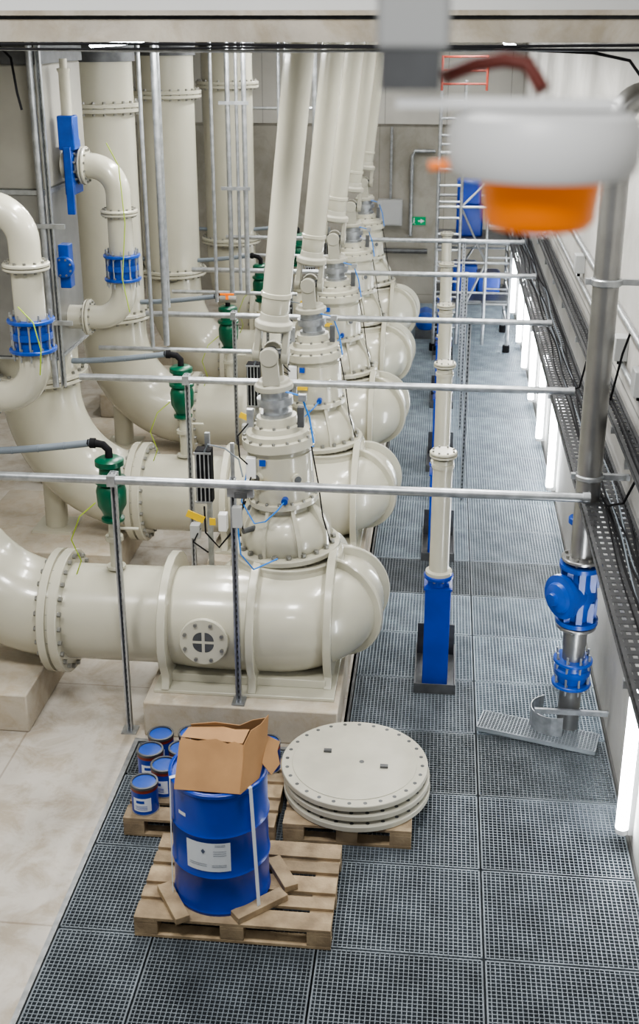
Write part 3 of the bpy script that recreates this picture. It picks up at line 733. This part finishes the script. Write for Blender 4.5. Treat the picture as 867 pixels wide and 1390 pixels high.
# ---------------------------------------------------------------- pallets
def pallet(x0,x1,y0,y1,label,group="wooden pallets"):
    p=thing("pallet",label,"pallet",((x0+x1)/2,(y0+y1)/2,0),group)
    l=y1-y0
    bw=[.145,.1,.145,.1,.145]
    gap_=(l-sum(bw))/(len(bw)-1); yy=y0
    for b in bw:
        part(MB().bx(x0,x1,yy,yy+b,.122,.144),"deck_board",p,WOOD,bevel=.002); yy+=b+gap_
    for xa in (x0,(x0+x1)/2-.0725,x1-.145):
        part(MB().bx(xa,xa+.145,y0,y1,.1,.122),"cross_board",p,WOOD,bevel=.002)
        for ya in (y0,(y0+y1)/2-.05,y1-.1):
            part(MB().bx(xa,xa+.145,ya,ya+.1,.022,.1),"spacer_block",p,WOOD,bevel=.003)
    for ya in (y0,(y0+y1)/2-.05,y1-.1):
        part(MB().bx(x0,x1,ya,ya+.1,0,.022),"skid_board",p,WOOD,bevel=.002)
    return p
pallet(-1.71,-.51,5.57,6.37,"weathered wooden pallet under a blue drum")
pallet(-2.02,-.98,6.50,7.30,"wooden pallet carrying paint cans")
pallet(-.93,-.06,6.55,7.45,"wooden pallet under stacked round cover plates")

# drum
DX,DY,DZ=-1.225,5.92,.144
dr=thing("oil_drum","blue steel drum with white label on a pallet","drum",(DX,DY,DZ))
part(MB().lathe((DX,DY,DZ),(0,0,1),[(0,.285),(.0,.298),(.02,.302),(.035,.294),(.27,.294),(.285,.304),(.30,.294),(.56,.294),(.575,.304),(.59,.294),(.84,.294),(.85,.302),(.87,.302),(.875,.295),(.875,.28),(.855,.278)],64),"drum_body",dr,BLUE)
def on_drum(mb,a0,a1,z0,z1,r=.2965,n=8):
    for k in range(n):
        t0_=math.radians(a0+(a1-a0)*k/n);t1_=math.radians(a0+(a1-a0)*(k+1)/n)
        P=lambda t,z,rr:(DX+rr*math.cos(t),DY+rr*math.sin(t),z)
        o=len(mb.v); mb.v+= [Vector(P(t0_,z0,r)),Vector(P(t1_,z0,r)),Vector(P(t1_,z1,r)),Vector(P(t0_,z1,r))]; mb.face(o,o+1,o+2,o+3)
    return mb
part(on_drum(MB(),-122,-68,.475,.68),"paper_label",dr,PAPER)
mb=MB()
for k,(a0,a1,z) in enumerate([(-86,-74,.665),(-86,-74,.655),(-88,-73,.62),(-88,-73,.605),(-88,-73,.59),(-118,-96,.525),(-118,-96,.512),(-90,-73,.52),(-90,-73,.508)]):
    on_drum(mb,a0,a1,z,z+.003,r=.298,n=4)
t=math.radians(-100); c=Vector((DX+.299*math.cos(t),DY+.299*math.sin(t),.62)); tt=Vector((-math.sin(t),math.cos(t),0))
o_=len(mb.v); mb.v+=[c+tt*.014,c+Vector((0,0,.018)),c-tt*.014,c-Vector((0,0,.018))]; mb.face(o_,o_+1,o_+2,o_+3)
part(mb,"label_print",dr,INK)["kind"]="stuff"
part(on_drum(MB(),-134,-122,.825,.85,n=3),"paper_label",dr,PAPER)
def strap(t,zt,zb,r0=.306,r1=.31,w=.022):
    mb=MB()
    t=math.radians(t); tt=Vector((-math.sin(t),math.cos(t),0)); d=Vector((math.cos(t),math.sin(t),0)); c=Vector((DX,DY,0))
    mb.v+=[c+d*r0+tt*w/2+Vector((0,0,zt)),c+d*r0-tt*w/2+Vector((0,0,zt)),c+d*r1-tt*w/2+Vector((0,0,zb)),c+d*r1+tt*w/2+Vector((0,0,zb))]
    mb.face(0,1,2,3)
    mb.v+=[c+d*(r0-.15)+tt*w/2+Vector((0,0,zt+.004)),c+d*(r0-.15)-tt*w/2+Vector((0,0,zt+.004))]
    mb.face(5,1,0,4)
    return mb
ss=thing("lashing_strap","white plastic lashing straps holding the drum to the pallet","strap",(DX,DY,DZ))
part(strap(-150,1.024,.16,r1=.325,w=.026),"strap_band",ss,PAPER)
part(strap(-42,1.024,.2,r1=.36,w=.026),"strap_band",ss,PAPER)
for c,dd,rz in (((-1.49,5.69,.1675),(.34,.09,.045),-58),((-.96,5.72,.1675),(.36,.09,.045),42),((-.86,6.02,.1675),(.3,.09,.045),-60)):
    solo(MB().box((0,0,0),dd,Matrix.Rotation(math.radians(rz),3,'Z')),"wood_batten","short sawn wooden batten wedging the drum on the pallet","batten",WOOD,(0,0,0),"battens round the drum",bevel=.003).location=c
# cardboard: low folded torn sheets standing on the drum
cb=thing("cardboard_box","torn opened brown cardboard box lying on top of the drum","cardboard",(DX,DY,1.03))
zb_=1.022
def sheet(pts,th=.006):
    p=[Vector((q[0],q[1],zb_+(q[2]-zb_)*.86)) for q in pts]; n=(p[1]-p[0]).cross(p[2]-p[0]).normalized()
    return MB().poly(p,n*th)
part(sheet([(-1.44,5.66,zb_),(-1.05,5.65,zb_),(-1.05,5.78,1.18),(-1.055,5.84,1.265),(-1.11,5.85,1.28),(-1.15,5.845,1.265),(-1.22,5.855,1.29),(-1.33,5.85,1.27),(-1.43,5.855,1.285),(-1.44,5.79,1.18)],.005),"box_panel",cb,CARD)
part(sheet([(-1.05,5.65,zb_),(-.965,5.82,zb_),(-.935,5.93,1.18),(-.93,6.0,1.40),(-.97,5.96,1.35),(-1.02,5.90,1.34),(-1.055,5.84,1.265)],.005),"box_panel",cb,CARD)
part(sheet([(-1.42,6.04,zb_),(-.96,6.04,zb_),(-.93,6.0,1.38),(-1.02,5.99,1.36),(-1.10,5.99,1.31),(-1.25,5.99,1.325),(-1.40,6.0,1.29)],.005),"box_panel",cb,CARD)
part(sheet([(-1.445,5.68,zb_),(-1.42,6.04,zb_),(-1.42,6.0,1.25),(-1.43,5.93,1.22),(-1.44,5.85,1.26)],.005),"box_panel",cb,CARD)
part(sheet([(-1.43,5.86,1.285),(-1.06,5.845,1.27),(-1.03,5.92,1.33),(-1.12,5.95,1.30),(-1.2,5.98,1.295),(-1.41,5.98,1.275)],.005),"box_flap",cb,CARD)
part(sheet([(-.95,5.85,1.12),(-.89,5.82,1.05),(-.85,5.90,1.08),(-.87,5.94,1.15),(-.86,5.98,1.20),(-.93,5.97,1.25)],.005),"box_flap",cb,CARD)

# paint cans
def can(x,y,z,lab,r=.092,h=.225,rot=0):
    c=thing("paint_can",lab,"paint can",(x,y,z),"blue paint cans")
    part(MB().lathe((x,y,z),(0,0,1),[(0,r-.004),(.004,r),(h-.01,r)],32),"can_body",c,BLUE)
    part(MB().lathe((x,y,z),(0,0,1),[(0,r+.003),(.010,r+.003)],32),"can_rim",c,STEEL)
    part(MB().lathe((x,y,z+h-.045),(0,0,1),[(0,r+.001),(.022,r+.001)],32),"can_band",c,RUST)
    part(MB().lathe((x,y,z+h-.022),(0,0,1),[(0,r+.001),(.002,r+.004),(.02,r+.004),(.022,r),(.022,r-.010),(.012,r-.012)],32),"can_rim",c,STEELD)
    part(MB().lathe((x,y,z+h-.014),(0,0,1),[(0,r-.012),(.004,r-.013),(.005,r-.03)],32),"can_lid",c,BLUEV)
    def wrap(a0,n,zz,hh,R_,mb):
        for k in range(n):
            t0_=math.radians(a0+rot+k*9);t1_=math.radians(a0+rot+(k+1)*9); o=len(mb.v)
            for (t,q) in ((t0_,z+zz),(t1_,z+zz),(t1_,z+zz+hh),(t0_,z+zz+hh)): mb.v.append(Vector((x+R_*math.cos(t),y+R_*math.sin(t),q)))
            mb.face(o,o+1,o+2,o+3)
        return mb
    part(wrap(-135,9,.035,.105,r+.0012,MB()),"can_label",c,PAPER)
    mb=MB()
    for zz in (.05,.062,.074): wrap(-126,6,zz,.004,r+.002,mb)
    wrap(-120,4,.10,.022,r+.002,mb)
    part(mb,"label_print",c,BLUE)["kind"]="stuff"
ZP=.144
for (x,y,rt) in ((-1.89,6.62,5),(-1.80,6.83,-10),(-1.94,7.0,15),(-1.72,7.04,0),(-1.91,7.205,-8),(-1.69,7.235,20),(-1.52,7.12,0),(-1.53,6.92,10),(-1.12,7.18,0),(-1.32,7.18,-15),(-1.62,6.62,5)):
    can(x,y,ZP,"blue metal paint can with red-brown band and white label",rot=rt)

# cover plates
z=.144
for k,(dx,dy,lab) in enumerate([(.02,-.03,"thick cream round steel cover plate at the bottom of a stack"),(.015,-.01,"thick cream round steel cover plate in the middle of a stack"),(0,0,"cream round steel cover plate with bolt holes topping a stack")]):
    x,y=-.48+dx,7.04+dy
    pl=thing("cover_plate",lab,"cover plate",(x,y,z),"stacked round cover plates")
    part(MB().lathe((x,y,z+.005),(0,0,1),[(0,.50),(.0,.512),(.004,.516),(.038,.516),(.042,.512),(.042,.45)],72),"plate_disc",pl,DISC)
    part(MB().lathe((x,y,z),(0,0,1),[(0,.44),(.050,.44),(.052,.438)],64),"raised_face",pl,DISC)
    mb=MB()
    for j in range(28):
        t=j/28*6.283; mb.cyl((x+.477*math.cos(t),y+.477*math.sin(t),z+.042),(x+.477*math.cos(t),y+.477*math.sin(t),z+.0482),.014,12)
    part(mb,"bolt_hole",pl,STEELD)["kind"]="stuff"
    if k==2:
        for lx,ly in ((-.20,.1),(.21,-.05)): part(MB().box((x+lx,y+ly,z+.060),(.055,.03,.018)),"lifting_lug",pl,STEELD)
        part(MB().cyl((x+.05,y,z+.048),(x+.05,y,z+.054),.018,10),"centre_plug",pl,STEELD)
    z+=.070

solo(MB().poly([(-4.6,9.9,0),(-4.15,9.95,0),(-4.1,10.3,0),(-4.25,10.45,0),(-4.55,10.35,0)],(0,0,.025)),"plastic_sheet","folded light blue plastic sheet on the floor","sheet",TARP,(-4.4,10.1,0),bevel=.008)

# ---------------------------------------------------------------- beacon near the viewpoint
bk=thing("beacon_bracket","grey steel hanger box and arm carrying a warning beacon","bracket",(-.04,1.5,5.15))
part(MB().bx(-.085,.0,1.46,1.54,5.17,6.3),"hanger_channel",bk,GBOX,bevel=.006)
part(MB().bx(-.08,-.01,1.465,1.53,5.125,5.17),"hanger_foot",bk,STEELD)
part(MB().bx(-.06,.2,1.45,1.50,5.106,5.116),"support_arm",bk,WHITE)
be=thing("warning_beacon","orange warning beacon with white round base hanging from a bracket","beacon",(.115,1.47,5.1))
part(MB().lathe((.115,1.47,5.03),(0,0,1),[(0,.09),(.0,.105),(.012,.112),(.05,.114),(.068,.106),(.072,.09)],48),"beacon_base",be,WHITE)
part(MB().lathe((.115,1.47,4.965),(0,0,1),[(0,.045),(.003,.058),(.012,.066),(.065,.072)],48),"beacon_lens",be,ORANGE)
solo(MB().sweep([(-.005,1.6,5.135),(.03,1.62,5.148),(.07,1.62,5.155),(.10,1.62,5.15),(.12,1.6,5.12)],.010,12),"beacon_cable","thick red-brown cable arching behind the warning beacon","cable",RBROWN,(.08,1.6,5.15))
solo(MB().sweep([(-.02,1.5,5.035),(.05,1.5,5.04)],.006,10),"cable_stub","short orange cable end beside the beacon","cable",ORANGE,(0,1.5,5.03))
struct(MB().bx(LX,WX,1.3,1.7,6.3,6.6),"trim_5",BEAMC,"concrete beam the beacon hanger is fixed to","beam")

# ---------------------------------------------------------------- lights
def area(name,loc,sx,sy,power,col=(1,.98,.945)):
    ld=bpy.data.lights.new(name,'AREA'); ld.shape='RECTANGLE'; ld.size=sx; ld.size_y=sy; ld.energy=power; ld.color=col
    o=bpy.data.objects.new(name,ld); COL.objects.link(o); o.location=loc; return o
for i in range(6):
    for x in (-2.3,0.4):
        y=8.6+D*i
        l=thing("ceiling_lamp","long white tubular lamp under the concrete deck","lamp",(x,y,5.07),"deck lamps")
        part(MB().bx(x-.05,x+.05,y-.7,y+.7,5.075,5.098),"lamp_housing",l,WHITE)
        part(MB().cyl((x,y-.68,5.06),(x,y+.68,5.06),.014,10),"lamp_tube",l,LAMP)
        area("deck_light",(x,y,5.03),.12,1.4,[76,74,66,56,46,36][i])
for x in (-3.4,-.6):
    a=area("hall_light",(x,4.2,6.9),.9,.9,185,(1,.98,.95)); a.rotation_euler=(math.radians(14),0,0)
a=area("front_fill_light",(-.5,-.6,6.7),1.2,.6,65,(1,.98,.96)); a.rotation_euler=(math.radians(40),0,0)  # added fill behind the camera to brighten front faces, no fitting there

w=bpy.data.worlds.new("world"); scene.world=w; w.use_nodes=True
w.node_tree.nodes["Background"].inputs[0].default_value=(.92,.96,1,1)
w.node_tree.nodes["Background"].inputs[1].default_value=.22
try:
    scene.view_settings.look='AgX - Medium High Contrast'
except Exception as e: print(e)

# ---------------------------------------------------------------- camera
cam=bpy.data.cameras.new("camera"); co=bpy.data.objects.new("camera",cam); COL.objects.link(co)
f=1603.0
cam.sensor_fit='AUTO'; cam.sensor_width=36; cam.lens=36*f/1390
cam.shift_y=-45/1390
ph=math.atan(620/f); th=math.atan(178*math.cos(ph)/f)
co.location=(0,0,5.2); co.rotation_euler=(math.radians(90)-ph,0,th)
cam.clip_start=.05; cam.clip_end=100
cam.dof.use_dof=True; cam.dof.focus_distance=9.5; cam.dof.aperture_fstop=2.8
scene.camera=co
